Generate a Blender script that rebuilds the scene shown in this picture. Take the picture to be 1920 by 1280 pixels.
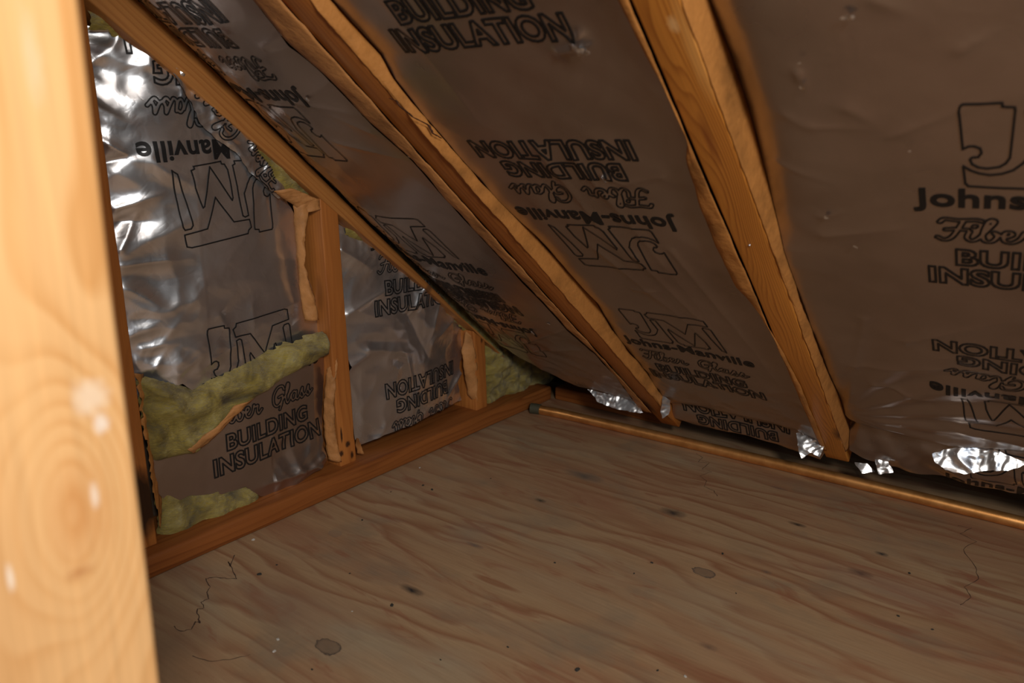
import bpy, bmesh, math, random
import numpy as np
from mathutils import Matrix, Vector
random.seed(7)
sc = bpy.context.scene
for o in list(bpy.data.objects): bpy.data.objects.remove(o)
COL = sc.collection

# ---------------------------------------------------------------- camera, light, exposure
FOC = 1419.65                      # focal length in pixels of the 1920 frame
CR = np.array([[-0.59792368, 0.80145977, 0.01222726],
               [0.19099775, 0.15727449, -0.96890897],
               [-0.7784646, -0.57699824, -0.24711515]])   # right, down, forward
CAM = np.array([1.5872, 1.0106, 0.62])
cd = bpy.data.cameras.new('camera'); cam = bpy.data.objects.new('camera', cd); COL.objects.link(cam)
cd.sensor_width = 36; cd.lens = FOC / 1920 * 36; cd.clip_start = .02
r_, d_, f_ = [Vector(v) for v in CR]
m3 = Matrix((r_, -d_, -f_)).transposed()
cam.matrix_world = Matrix.Translation(Vector(CAM)) @ m3.to_4x4()
cd.dof.use_dof = True; cd.dof.focus_distance = 1.25; cd.dof.aperture_fstop = 5.6
sc.camera = cam
sc.view_settings.view_transform = 'Standard'; sc.view_settings.look = 'None'
sc.view_settings.exposure = 0; sc.view_settings.gamma = 1
w = bpy.data.worlds.new('dim_attic_air'); sc.world = w; w.use_nodes = True
bg = w.node_tree.nodes['Background']; bg.inputs[0].default_value = (.62, .68, .8, 1); bg.inputs[1].default_value = .03

def area(name, loc, target, size, power, col, sy=None):
    l = bpy.data.lights.new(name, 'AREA'); l.energy = power; l.color = col; l.size = size
    if sy: l.shape = 'RECTANGLE'; l.size_y = sy
    o = bpy.data.objects.new(name, l); COL.objects.link(o); o.location = loc
    o.rotation_euler = (Vector(target) - Vector(loc)).to_track_quat('-Z', 'Y').to_euler()
    return o
area('key_light', (1.83, 1.50, 1.02), (.8, .1, .3), .21, 13.0, (1, .935, .85))  # soft warm key from behind the camera, its source out of view
area('gable_window_daylight', (2.45, 2.7, 1.05), (.9, 0, .4), .45, 8.0, (.78, .87, 1.0))

# ---------------------------------------------------------------- frames of reference
A = 0.6727188; CA, SA = math.cos(A), math.sin(A); OFF = .05
NR = np.array([SA, 0, -CA])        # roof slope normal, into the room
def roofP(u, s, h=0):
    """u along the eave, s up the slope, h into the room from the rafter undersides"""
    u = np.asarray(u, float); s = np.asarray(s, float); h = np.asarray(h, float)
    return np.stack([s * CA + h * SA, u + 0 * s + 0 * h, s * SA - OFF / CA - h * CA], -1)
GY = -.062
def gabP(u, v, h=0):
    """u = -x along the gable, v up, h into the room"""
    u = np.asarray(u, float); v = np.asarray(v, float); h = np.asarray(h, float)
    return np.stack([-u + 0 * v, GY + h + 0 * u, v + 0 * u], -1)

# ---------------------------------------------------------------- numpy noise
class Noise:
    def __init__(s, seed):
        r = np.random.RandomState(seed); s.p = r.permutation(512); s.g = r.rand(512) * 2 * np.pi
    def __call__(s, x, y):
        xi = np.floor(x).astype(int); yi = np.floor(y).astype(int); fx = x - xi; fy = y - yi
        def gr(a, b, dx, dy):
            k = s.g[(s.p[a % 512] + b) % 512]; return np.cos(k) * dx + np.sin(k) * dy
        sx = fx * fx * fx * (fx * (fx * 6 - 15) + 10); sy = fy * fy * fy * (fy * (fy * 6 - 15) + 10)
        a = gr(xi, yi, fx, fy); b = gr(xi + 1, yi, fx - 1, fy)
        c = gr(xi, yi + 1, fx, fy - 1); d = gr(xi + 1, yi + 1, fx - 1, fy - 1)
        return (a + (b - a) * sx) * (1 - sy) + (c + (d - c) * sx) * sy
def crinkle(u, v, seed, f, octv=3, warp=.5):
    """sharp-creased foil relief, roughly -1..1"""
    n = [Noise(seed + i) for i in range(octv + 2)]
    wu = u + warp / f * n[-1](u * f * .7, v * f * .7); wv = v + warp / f * n[-2](u * f * .7 + 9, v * f * .7)
    h = 0; a = 1; t = 0
    for i in range(octv):
        ff = f * 1.9 ** i
        h = h + a * (1 - 2.6 * np.abs(n[i](wu * ff, wv * ff))); t += a; a *= .5
    return (h / t - .4)
def seg_d(u, v, a, b):
    a = np.array(a, float); b = np.array(b, float); ab = b - a; L = ab @ ab
    t = np.clip(((u - a[0]) * ab[0] + (v - a[1]) * ab[1]) / L, 0, 1)
    return np.hypot(u - a[0] - t * ab[0], v - a[1] - t * ab[1]), t
def folds(u, v, L):
    """list of (a, b, height, half width): tapered ridges"""
    h = 0
    for a, b, amp, wd in L:
        d, t = seg_d(u, v, a, b)
        h = h + amp * np.exp(-d / wd * 1.2) * (1 - .75 * t)
    return h

# ---------------------------------------------------------------- objects
def tag(o, label=None, cat=None, group=None, kind=None):
    if label: o['label'] = label
    if cat: o['category'] = cat
    if group: o['group'] = group
    if kind: o['kind'] = kind
    return o
def mesh_obj(name, V, Fc, mats, parent=None, smooth=True, mi=None):
    me = bpy.data.meshes.new(name); me.from_pydata([tuple(map(float, p)) for p in V], [], [tuple(map(int, f)) for f in Fc])
    for m in (mats if isinstance(mats, (list, tuple)) else [mats]): me.materials.append(m)
    if mi is not None: me.polygons.foreach_set('material_index', np.asarray(mi, dtype=np.int32))
    me.polygons.foreach_set('use_smooth', [bool(smooth)] * len(me.polygons)); me.update()
    o = bpy.data.objects.new(name, me); COL.objects.link(o)
    if parent: o.parent = parent
    return o
def empty(name, loc):
    o = bpy.data.objects.new(name, None); COL.objects.link(o); o.location = loc; o.empty_display_size = .05
    return o
def adopt(child, parent):
    """child keeps its place in the world"""
    child.parent = parent; child.matrix_parent_inverse = Matrix.Translation(-Vector(parent.location))
    return child
def beam(name, ends, mat, parent=None, bevel=.0022, seed=1, rough=.0006, n=40):
    """timber: ends = two lists of four corners (world); local x runs along its length"""
    e0 = np.array(ends[0], float); e1 = np.array(ends[1], float)
    c0, c1 = e0.mean(0), e1.mean(0); L = np.linalg.norm(c1 - c0); X = (c1 - c0) / L
    Y = e0[1] - e0[0]; Y = Y - X * (Y @ X); Y /= np.linalg.norm(Y); Z = np.cross(X, Y)
    M = np.stack([X, Y, Z], 1); n1 = Noise(seed)
    V = []; Fc = []
    for i in range(n + 1):
        t = i / n
        for k in range(4):
            p = (e0[k] * (1 - t) + e1[k] * t - c0) @ M
            p[1] += rough * float(n1(np.array([t * 9 + k * 3.3]), np.array([k * 1.7]))[0]) * 2
            p[2] += rough * float(n1(np.array([t * 8 + k * 5.1]), np.array([k * 2.7 + 4]))[0]) * 2
            V.append(p)
    for i in range(n):
        for k in range(4): Fc.append((i * 4 + k, i * 4 + (k + 1) % 4, i * 4 + 4 + (k + 1) % 4, i * 4 + 4 + k))
    Fc.append((3, 2, 1, 0)); Fc.append((n * 4, n * 4 + 1, n * 4 + 2, n * 4 + 3))
    o = mesh_obj(name, V, Fc, mat, None, smooth=False)
    bm = bmesh.new(); bm.from_mesh(o.data); bmesh.ops.recalc_face_normals(bm, faces=bm.faces)
    if bevel:
        ed = [e for e in bm.edges if len(e.link_faces) == 2 and e.calc_face_angle(0) > .8]
        bmesh.ops.bevel(bm, geom=ed, offset=bevel, segments=3, profile=.5, affect='EDGES')
    for f in bm.faces: f.smooth = True
    bm.to_mesh(o.data); bm.free(); o.data.set_sharp_from_angle(angle=.6)
    mw = Matrix(((X[0], Y[0], Z[0], c0[0]), (X[1], Y[1], Z[1], c0[1]), (X[2], Y[2], Z[2], c0[2]), (0, 0, 0, 1)))
    o.matrix_world = mw
    if parent: o.parent = parent; o.matrix_parent_inverse = Matrix.Translation(-Vector(parent.location))
    return o
def box8(x0, x1, y0, y1, z0, z1, axis):
    if axis == 'x': return ([(x0, y0, z0), (x0, y1, z0), (x0, y1, z1), (x0, y0, z1)], [(x1, y0, z0), (x1, y1, z0), (x1, y1, z1), (x1, y0, z1)])
    if axis == 'y': return ([(x0, y0, z0), (x1, y0, z0), (x1, y0, z1), (x0, y0, z1)], [(x0, y1, z0), (x1, y1, z0), (x1, y1, z1), (x0, y1, z1)])
    return ([(x0, y0, z0), (x1, y0, z0), (x1, y1, z0), (x0, y1, z0)], [(x0, y0, z1), (x1, y0, z1), (x1, y1, z1), (x0, y1, z1)])

# ---------------------------------------------------------------- materials
def new_mat(name):
    m = bpy.data.materials.new(name); m.use_nodes = True
    nt = m.node_tree; return m, nt, nt.nodes['Principled BSDF']
def N(nt, t, **kw):
    n = nt.nodes.new(t)
    for k, v in kw.items():
        if hasattr(n, k) and k not in ('inputs',): setattr(n, k, v)
    return n
def ramp(nt, stops, interp='LINEAR'):
    r = nt.nodes.new('ShaderNodeValToRGB'); cr = r.color_ramp; cr.interpolation = interp
    while len(cr.elements) < len(stops): cr.elements.new(.5)
    for e, (p, c) in zip(cr.elements, stops): e.position = p; e.color = (*c, 1) if len(c) == 3 else c
    return r
def mixc(nt, fac, a, b, mode='MIX'):
    m = nt.nodes.new('ShaderNodeMix'); m.data_type = 'RGBA'; m.blend_type = mode
    for s, v in ((m.inputs[0], fac), (m.inputs[6], a), (m.inputs[7], b)):
        if hasattr(v, 'links') or hasattr(v, 'is_output'): nt.links.new(v, s)
        elif isinstance(v, (int, float)): s.default_value = v
        else: s.default_value = (*v, 1)
    return m.outputs[2]
def coords(nt, scale, kind='Object', loc=(0, 0, 0), rot=(0, 0, 0)):
    t = nt.nodes.new('ShaderNodeTexCoord'); mp = nt.nodes.new('ShaderNodeMapping')
    mp.inputs['Scale'].default_value = scale; mp.inputs['Location'].default_value = loc; mp.inputs['Rotation'].default_value = rot
    nt.links.new(t.outputs[kind], mp.inputs[0]); return mp.outputs[0]
def noise(nt, vec, scale, det=4, rough=.5, dist=0):
    n = nt.nodes.new('ShaderNodeTexNoise'); n.inputs['Scale'].default_value = scale; n.inputs['Detail'].default_value = det
    n.inputs['Roughness'].default_value = rough; n.inputs['Distortion'].default_value = dist
    nt.links.new(vec, n.inputs['Vector']); return n.outputs['Fac']
def bump(nt, bs, h, strength, dist):
    b = nt.nodes.new('ShaderNodeBump'); b.inputs['Strength'].default_value = strength; b.inputs['Distance'].default_value = dist
    nt.links.new(h, b.inputs['Height']); nt.links.new(b.outputs[0], bs.inputs['Normal']); return b

def spotn(nt, c, x, y, rx, ry, col, amt, hard=.3, warp=.25, ring=False):
    """a patch of colour with its own outline at (x, y) of the object"""
    mp = nt.nodes.new('ShaderNodeMapping'); tc = nt.nodes.new('ShaderNodeTexCoord')
    nt.links.new(tc.outputs['Object'], mp.inputs[0])
    mp.inputs['Scale'].default_value = (1 / rx, 1 / ry, 0); mp.inputs['Location'].default_value = (-x / rx, -y / ry, 0)
    nz = nt.nodes.new('ShaderNodeTexNoise'); nz.inputs['Scale'].default_value = 1.6; nt.links.new(mp.outputs[0], nz.inputs['Vector'])
    va = nt.nodes.new('ShaderNodeVectorMath'); va.operation = 'MULTIPLY_ADD'; va.inputs[1].default_value = (warp * 3,) * 3
    nt.links.new(nz.outputs['Color'], va.inputs[0]); nt.links.new(mp.outputs[0], va.inputs[2])
    vb = nt.nodes.new('ShaderNodeVectorMath'); vb.operation = 'SUBTRACT'; vb.inputs[1].default_value = (warp * 1.5,) * 3; nt.links.new(va.outputs[0], vb.inputs[0])
    vm = nt.nodes.new('ShaderNodeVectorMath'); vm.operation = 'MULTIPLY'; vm.inputs[1].default_value = (1, 1, 0); nt.links.new(vb.outputs[0], vm.inputs[0])
    vl = nt.nodes.new('ShaderNodeVectorMath'); vl.operation = 'LENGTH'; nt.links.new(vm.outputs[0], vl.inputs[0])
    if ring: rr = ramp(nt, [(0, (.55,) * 3), (.6, (.45,) * 3), (.80, (.6,) * 3), (.88, (1,) * 3), (1, (0, 0, 0))])
    else: rr = ramp(nt, [(hard, (1, 1, 1)), (1, (0, 0, 0))])
    nt.links.new(vl.outputs['Value'], rr.inputs[0])
    mm = nt.nodes.new('ShaderNodeMath'); mm.operation = 'MULTIPLY'; mm.inputs[1].default_value = amt; nt.links.new(rr.outputs[0], mm.inputs[0])
    return mixc(nt, mm.outputs[0], c, col)
def wood(name, light, dark, rings=55, seed=0, rough=.5, knots=.5, spec=.35, blotch=None, spots=(), swirl=None):
    m, nt, bs = new_mat(name)
    n1 = noise(nt, coords(nt, (1.6, 9, 9), loc=(seed * 3.1, seed, seed * 2)), 1.0, 3, .5)
    # growth rings: wandering distance from the pith, stretched along the length
    vs = coords(nt, (.13, 1, 1), loc=(seed * 1.7, .03 + .012 * math.sin(seed), .07 + .02 * math.cos(seed * 2)))
    wn = nt.nodes.new('ShaderNodeTexNoise'); wn.inputs['Scale'].default_value = 1; wn.inputs['Detail'].default_value = 2
    nt.links.new(coords(nt, (2.2, 14, 14), loc=(seed, 3, 1)), wn.inputs['Vector'])
    va = nt.nodes.new('ShaderNodeVectorMath'); va.operation = 'MULTIPLY_ADD'; va.inputs[1].default_value = (0, .05, .05)
    nt.links.new(wn.outputs['Color'], va.inputs[0]); nt.links.new(vs, va.inputs[2]); vec = va.outputs[0]
    for (kx, ky, rx, ry, amp) in (swirl or ()):
        mp = nt.nodes.new('ShaderNodeMapping'); tc = nt.nodes.new('ShaderNodeTexCoord'); nt.links.new(tc.outputs['Object'], mp.inputs[0])
        mp.inputs['Scale'].default_value = (1 / rx, 1 / ry, 0); mp.inputs['Location'].default_value = (-kx / rx, -ky / ry, 0)
        ln = nt.nodes.new('ShaderNodeVectorMath'); ln.operation = 'LENGTH'; nt.links.new(mp.outputs[0], ln.inputs[0])
        sq = nt.nodes.new('ShaderNodeMath'); sq.operation = 'POWER'; sq.inputs[1].default_value = 2; nt.links.new(ln.outputs['Value'], sq.inputs[0])
        ng = nt.nodes.new('ShaderNodeMath'); ng.operation = 'MULTIPLY'; ng.inputs[1].default_value = -1; nt.links.new(sq.outputs[0], ng.inputs[0])
        ex = nt.nodes.new('ShaderNodeMath'); ex.operation = 'EXPONENT'; nt.links.new(ng.outputs[0], ex.inputs[0])
        cb = nt.nodes.new('ShaderNodeVectorMath'); cb.operation = 'SCALE'; cb.inputs[0].default_value = (0, amp, amp); nt.links.new(ex.outputs[0], cb.inputs['Scale'])
        ad = nt.nodes.new('ShaderNodeVectorMath'); ad.operation = 'ADD'; nt.links.new(vec, ad.inputs[0]); nt.links.new(cb.outputs[0], ad.inputs[1]); vec = ad.outputs[0]
    wv = nt.nodes.new('ShaderNodeTexWave'); wv.wave_type = 'RINGS'; wv.rings_direction = 'X'; wv.wave_profile = 'SAW'
    wv.inputs['Scale'].default_value = rings; wv.inputs['Distortion'].default_value = 1.2
    wv.inputs['Detail'].default_value = 2; wv.inputs['Detail Scale'].default_value = .3; wv.inputs['Detail Roughness'].default_value = .5
    nt.links.new(vec, wv.inputs['Vector'])
    rr = ramp(nt, [(0, (0, 0, 0)), (.5, (.15, .15, .15)), (.88, (.9, .9, .9)), (1, (.05, .05, .05))]); nt.links.new(wv.outputs['Fac'], rr.inputs[0])
    # ring contrast comes and goes
    rn = noise(nt, coords(nt, (2, 30, 30), loc=(seed * 2, 1, seed)), 1, 3, .5)
    rs = ramp(nt, [(.38, (.25, .25, .25)), (.62, (1, 1, 1))]); nt.links.new(rn, rs.inputs[0])
    rm = nt.nodes.new('ShaderNodeMath'); rm.operation = 'MULTIPLY'; nt.links.new(rr.outputs[0], rm.inputs[0]); nt.links.new(rs.outputs[0], rm.inputs[1])
    fib = noise(nt, coords(nt, (9, 420, 420)), 1, 3, .6)
    c1 = mixc(nt, rm.outputs[0], light, dark)
    fr = ramp(nt, [(.3, (.78, .78, .78)), (.7, (1.06, 1.06, 1.06))]); nt.links.new(fib, fr.inputs[0])
    c2 = mixc(nt, .6, c1, fr.outputs[0], 'MULTIPLY')
    br = ramp(nt, [(.3, (.74, .66, .6)), (.6, (1.05, 1.03, 1.0))]); nt.links.new(n1, br.inputs[0])
    c3 = mixc(nt, .85, c2, br.outputs[0], 'MULTIPLY')
    vo = nt.nodes.new('ShaderNodeTexVoronoi'); vo.inputs['Scale'].default_value = 1.0; vo.inputs['Randomness'].default_value = 1
    nt.links.new(coords(nt, (4.0, 13, 13), loc=(seed * 2.3, seed * 1.1, seed)), vo.inputs['Vector'])
    kr = ramp(nt, [(0, (1, 1, 1)), (.08, (.75, .75, .75)), (.16, (0, 0, 0))]); nt.links.new(vo.outputs['Distance'], kr.inputs[0])
    km = nt.nodes.new('ShaderNodeMath'); km.operation = 'MULTIPLY'; km.inputs[1].default_value = knots; nt.links.new(kr.outputs[0], km.inputs[0])
    c4 = mixc(nt, km.outputs[0], c3, tuple(x * .32 for x in dark))
    for sp in spots: c4 = spotn(nt, c4, *sp)
    nt.links.new(c4, bs.inputs['Base Color'])
    bs.inputs['Roughness'].default_value = rough; bs.inputs['Specular IOR Level'].default_value = spec
    bump(nt, bs, fib, .12, .0005)
    return m
def _ray(x, y): return CR.T @ np.array([x - 960, y - 640, FOC])
PX, PY = 1.438, .695
def postL(x, y):
    r = _ray(x, y); p = CAM + r * ((PY - CAM[1]) / r[1]); return float(p[2]), float(p[0] - PX - .0445)
_a = postL(150, 960); _b = postL(170, 745); _c = postL(190, 795); _d = postL(60, 110); _e = postL(178, 930); _f = postL(20, 1085); _g = postL(150, 1075)
M_post = wood('pale_pine', (.90, .55, .25), (.72, .36, .12), 42, 1, .38, 0, .45, None,
    spots=[(_a[0], _a[1], .030, .016, (.62, .26, .08), .45, .2, .3), (_b[0], _b[1], .010, .009, (.92, .74, .55), .75, .4, .3), (_c[0], _c[1], .006, .004, (.95, .85, .75), .8, .3, .4),
           (_d[0], _d[1], .022, .004, (.92, .68, .46), .5, .2, .4), (_e[0], _e[1], .008, .0022, (.95, .8, .65), .8, .3, .3), (_f[0], _f[1], .008, .0015, (.95, .85, .72), .8, .3, .3), (_g[0], _g[1], .004, .007, (.45, .16, .04), .6, .2, .4)],
    swirl=[(_a[0], _a[1], .055, .026, .045)])
M_raf = wood('orange_fir', (.46, .165, .032), (.28, .075, .012), 45, 2, .42, .5, .45)
M_raf2 = wood('streaky_fir', (.66, .265, .042), (.30, .078, .009), 110, 3, .38, .5, .5)
M_stud = wood('stud_fir', (.50, .185, .042), (.30, .085, .017), 45, 5, .5, .4, .35)
M_plate = wood('red_fir', (.36, .125, .030), (.20, .055, .011), 35, 6, .5, .3, .35)
M_end = wood('end_rafter_fir', (.44, .19, .05), (.30, .10, .022), 40, 8, .5, .3, .35)

def foil_mat(name, tint=(.60, .57, .56), rough=.24, bs_str=.35, fsc=60):
    m, nt, bs = new_mat(name)
    n0 = noise(nt, coords(nt, (1, 1, 1)), 7, 3, .55)
    cr = ramp(nt, [(.35, tuple(t * .86 for t in tint)), (.65, tint)]); nt.links.new(n0, cr.inputs[0])
    # dust lying on the film
    nd = noise(nt, coords(nt, (1, 1, 1), loc=(3, 1, 2)), 160, 3, .7)
    dr = ramp(nt, [(.70, (0, 0, 0)), (.78, (1, 1, 1))]); nt.links.new(nd, dr.inputs[0])
    nt.links.new(cr.outputs[0], bs.inputs['Base Color'])
    bs.inputs['Metallic'].default_value = .93
    rr = nt.nodes.new('ShaderNodeMapRange'); rr.inputs[3].default_value = rough * .8; rr.inputs[4].default_value = rough * 1.35
    nt.links.new(n0, rr.inputs[0]); nt.links.new(rr.outputs[0], bs.inputs['Roughness'])
    # creases: ridged noise in two scales
    def ridge(sc_, det, off):
        f = noise(nt, coords(nt, (1, 1, 1), loc=off), sc_, det, .5, .6)
        s = nt.nodes.new('ShaderNodeMath'); s.operation = 'SUBTRACT'; s.inputs[1].default_value = .5; nt.links.new(f, s.inputs[0])
        a = nt.nodes.new('ShaderNodeMath'); a.operation = 'ABSOLUTE'; nt.links.new(s.outputs[0], a.inputs[0]); return a.outputs[0]
    a1 = ridge(fsc * .28, 2, (0, 0, 0)); a2 = ridge(fsc, 2, (4, 4, 4))
    ad = nt.nodes.new('ShaderNodeMath'); ad.operation = 'MULTIPLY_ADD'; nt.links.new(a1, ad.inputs[0]); ad.inputs[1].default_value = 3.0; nt.links.new(a2, ad.inputs[2])
    bump(nt, bs, ad.outputs[0], bs_str, .004)
    return m
M_foilg = foil_mat('crumpled_foil', (.78, .785, .80), .27, .20, 34)
M_foilr = foil_mat('dull_foil', (.50, .43, .39), .28, .10, 34)
m, nt, bs = new_mat('black_ink'); bs.inputs['Base Color'].default_value = (.012, .011, .011, 1); bs.inputs['Roughness'].default_value = .45; M_ink = m
bs.inputs['Specular IOR Level'].default_value = .3

def kraft(name, c, seed):
    m, nt, bs = new_mat(name)
    n1 = noise(nt, coords(nt, (1, 1, 1), loc=(seed, 0, 0)), 18, 5, .6)
    r = ramp(nt, [(.3, tuple(x * .62 for x in c)), (.5, c), (.75, tuple(min(1, x * 1.15) for x in c))]); nt.links.new(n1, r.inputs[0])
    n2 = noise(nt, coords(nt, (1, 1, 1)), 220, 3, .7)
    nt.links.new(mixc(nt, .25, r.outputs[0], n2, 'MULTIPLY'), bs.inputs['Base Color'])
    bs.inputs['Roughness'].default_value = .62; bs.inputs['Specular IOR Level'].default_value = .3
    bump(nt, bs, n1, .8, .006)
    return m
M_kraft = kraft('kraft_paper', (.50, .21, .052), 0)
M_kraft2 = kraft('pale_kraft_paper', (.54, .245, .08), 3)
m, nt, bs = new_mat('scorched_edge'); bs.inputs['Base Color'].default_value = (.06, .018, .006, 1); bs.inputs['Roughness'].default_value = .8; M_edge = m

m, nt, bs = new_mat('yellow_glass_wool'); M_wool = m
n1 = noise(nt, coords(nt, (1, 1, 1)), 17, 6, .62, 1.5)
r = ramp(nt, [(.30, (.10, .07, .008)), (.46, (.30, .215, .024)), (.58, (.47, .355, .06)), (.72, (.56, .47, .17))]); nt.links.new(n1, r.inputs[0])
nt.links.new(r.outputs[0], bs.inputs['Base Color']); bs.inputs['Roughness'].default_value = .95; bs.inputs['Specular IOR Level'].default_value = .15
bs.inputs['Sheen Weight'].default_value = .3
n2 = noise(nt, coords(nt, (1, 1, 3)), 110, 5, .7, 2.0); bump(nt, bs, n2, .9, .006)

# plywood: faces carry long reddish cathedral grain along the eave (y)
m, nt, bs = new_mat('old_plywood'); M_ply = m
vp = coords(nt, (1, .20, 1))
wv = nt.nodes.new('ShaderNodeTexWave'); wv.wave_type = 'BANDS'; wv.bands_direction = 'X'; wv.wave_profile = 'SAW'
wv.inputs['Scale'].default_value = 6.5; wv.inputs['Distortion'].default_value = 22; wv.inputs['Detail'].default_value = 3
wv.inputs['Detail Scale'].default_value = 1.1; wv.inputs['Detail Roughness'].default_value = .55
nt.links.new(vp, wv.inputs['Vector'])
gr = ramp(nt, [(0, (.46, .31, .175)), (.45, (.43, .275, .15)), (.85, (.31, .145, .072)), (1, (.43, .275, .155))]); nt.links.new(wv.outputs['Fac'], gr.inputs[0])
nb = noise(nt, coords(nt, (4, 1.3, 1)), 1.3, 4, .55, .4)
rb = ramp(nt, [(.36, (.37, .185, .105)), (.5, (.42, .265, .15)), (.64, (.40, .32, .215))]); nt.links.new(nb, rb.inputs[0])
nm = noise(nt, coords(nt, (5, 1.2, 1), loc=(2, 7, 0)), 1.6, 3, .6, .6)
rmk = ramp(nt, [(.35, (.12, .12, .12)), (.62, (.85, .85, .85))]); nt.links.new(nm, rmk.inputs[0])
c = mixc(nt, rmk.outputs[0], rb.outputs[0], gr.outputs[0])
ng = noise(nt, coords(nt, (3, 2.0, 1), loc=(9, 1, 0)), 2.2, 5, .6, .3)
rg = ramp(nt, [(.54, (0, 0, 0)), (.72, (.75, .75, .75))]); nt.links.new(ng, rg.inputs[0])
c = mixc(nt, rg.outputs[0], c, (.255, .205, .145))
nr = noise(nt, coords(nt, (16, 3.2, 1), loc=(1, 4, 0)), 1.5, 4, .6, 1.2)
rr2 = ramp(nt, [(.56, (0, 0, 0)), (.68, (.7, .7, .7))]); nt.links.new(nr, rr2.inputs[0])
c = mixc(nt, rr2.outputs[0], c, (.32, .135, .075))
fb = noise(nt, coords(nt, (260, 14, 1)), 1, 4, .65)
fr = ramp(nt, [(.3, (.8, .78, .76)), (.7, (1.06, 1.06, 1.06))]); nt.links.new(fb, fr.inputs[0])
c = mixc(nt, .7, c, fr.outputs[0], 'MULTIPLY')
# grey grime patches, knots and the post's painted shadow, at their own places on the sheet
def spot(c, *a): return spotn(nt, c, *a)
for (px_, py_, rx, ry, col, amt, hard, ring) in [
    (1320, 1073, .013, .019, (.10, .08, .07), 1.0, .3, True), (615, 1212, .014, .021, (.085, .065, .052), 1.0, .3, True), (1262, 961, .018, .028, (.06, .045, .038), .95, .1, False),
    (772, 1106, .010, .026, (.03, .026, .026), 1.0, .1, False), (1095, 892, .022, .05, (.12, .11, .095), .8, .1, False), (1013, 938, .008, .014, (.06, .05, .035), .9, .1, False),
    (1495, 983, .008, .018, (.05, .035, .028), 1.0, .1, False), (1613, 1074, .013, .022, (.07, .055, .045), 1.0, .1, False), (1653, 1038, .008, .012, (.05, .045, .04), 1.0, .1, False),
    (890, 1022, .007, .020, (.13, .11, .10), .7, .1, False), (1328, 1212, .008, .015, (.15, .10, .07), .7, .1, False), (1437, 1072, .006, .010, (.15, .11, .09), .7, .1, False),
    (1460, 915, .008, .02, (.20, .13, .10), .7, .1, False), (628, 1000, .010, .013, (.24, .18, .14), .6, .3, True), (880, 1000, .05, .06, (.27, .25, .2), .35, .1, False),
    (1700, 1110, .06, .22, (.34, .17, .11), .45, .1, False), (560, 1130, .07, .14, (.30, .18, .12), .4, .1, False), (1560, 1240, .03, .12, (.42, .22, .11), .4, .1, False),
    (330, 1200, .05, .06, (.16, .12, .09), .35, .1, False)]:  # last patch: post's cast shadow painted into the plywood colour
    _r = CR.T @ np.array([px_ - 960, py_ - 640, FOC]); _p = CAM - _r * CAM[2] / _r[2]
    c = spot(c, float(_p[0]), float(_p[1]), rx, ry, col, amt, hard, .22, ring)
nt.links.new(c, bs.inputs['Base Color'])
bs.inputs['Roughness'].default_value = .55; bs.inputs['Specular IOR Level'].default_value = .3
bump(nt, bs, fb, .3, .0006)

m, nt, bs = new_mat('copper'); M_cu = m
n1 = noise(nt, coords(nt, (1, 1, 1)), 30, 4, .6)
r = ramp(nt, [(.3, (.62, .27, .075)), (.6, (.86, .42, .14))]); nt.links.new(n1, r.inputs[0]); nt.links.new(r.outputs[0], bs.inputs['Base Color'])
bs.inputs['Metallic'].default_value = .8; bs.inputs['Roughness'].default_value = .42
m, nt, bs = new_mat('solder_green'); bs.inputs['Base Color'].default_value = (.08, .075, .045, 1); bs.inputs['Roughness'].default_value = .7; bs.inputs['Metallic'].default_value = .3; M_sold = m
m, nt, bs = new_mat('dark_sheathing'); bs.inputs['Base Color'].default_value = (.10, .065, .04, 1); bs.inputs['Roughness'].default_value = .85; M_sheath = m
m, nt, bs = new_mat('dirt'); bs.inputs['Base Color'].default_value = (.035, .032, .026, 1); bs.inputs['Roughness'].default_value = .9; M_dirt = m
m, nt, bs = new_mat('plaster_crumb'); bs.inputs['Base Color'].default_value = (.5, .47, .42, 1); bs.inputs['Roughness'].default_value = .9; M_crumb = m
m, nt, bs = new_mat('ply_grain_line'); bs.inputs['Base Color'].default_value = (.085, .05, .036, 1); bs.inputs['Roughness'].default_value = .7; M_gline = m
m, nt, bs = new_mat('white_paint'); bs.inputs['Base Color'].default_value = (.80, .66, .50, 1); bs.inputs['Roughness'].default_value = .5; M_paint = m
m, nt, bs = new_mat('steel'); bs.inputs['Base Color'].default_value = (.7, .7, .7, 1); bs.inputs['Roughness'].default_value = .35; bs.inputs['Metallic'].default_value = 1; M_steel = m

# ---------------------------------------------------------------- picture point -> point on a plane of the place
def ray(x, y): return CR.T @ np.array([x - 960, y - 640, FOC])
def on(x, y, n, d):
    n = np.array(n, float); r = ray(x, y); return CAM + r * ((d - n @ CAM) / (n @ r))
def floorP(x, y, z=0): return on(x, y, (0, 0, 1), z)
def gUV(x, y, yy=-.05): p = on(x, y, (0, 1, 0), yy); return (-p[0], p[2])

# ---------------------------------------------------------------- the setting
def slab(name, pts, th, nrm, mat):
    p = np.array(pts, float); q = p + np.array(nrm, float) * th; n = len(p)
    V = list(p) + list(q); Fc = [tuple(range(n)), tuple(range(2 * n - 1, n - 1, -1))]
    Fc += [(i, n + i, n + (i + 1) % n, (i + 1) % n) for i in range(n)]
    o = mesh_obj(name, V, Fc, mat, smooth=False)
    bm = bmesh.new(); bm.from_mesh(o.data); bmesh.ops.recalc_face_normals(bm, faces=bm.faces); bm.to_mesh(o.data); bm.free()
    tag(o, kind='structure'); return o

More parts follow.
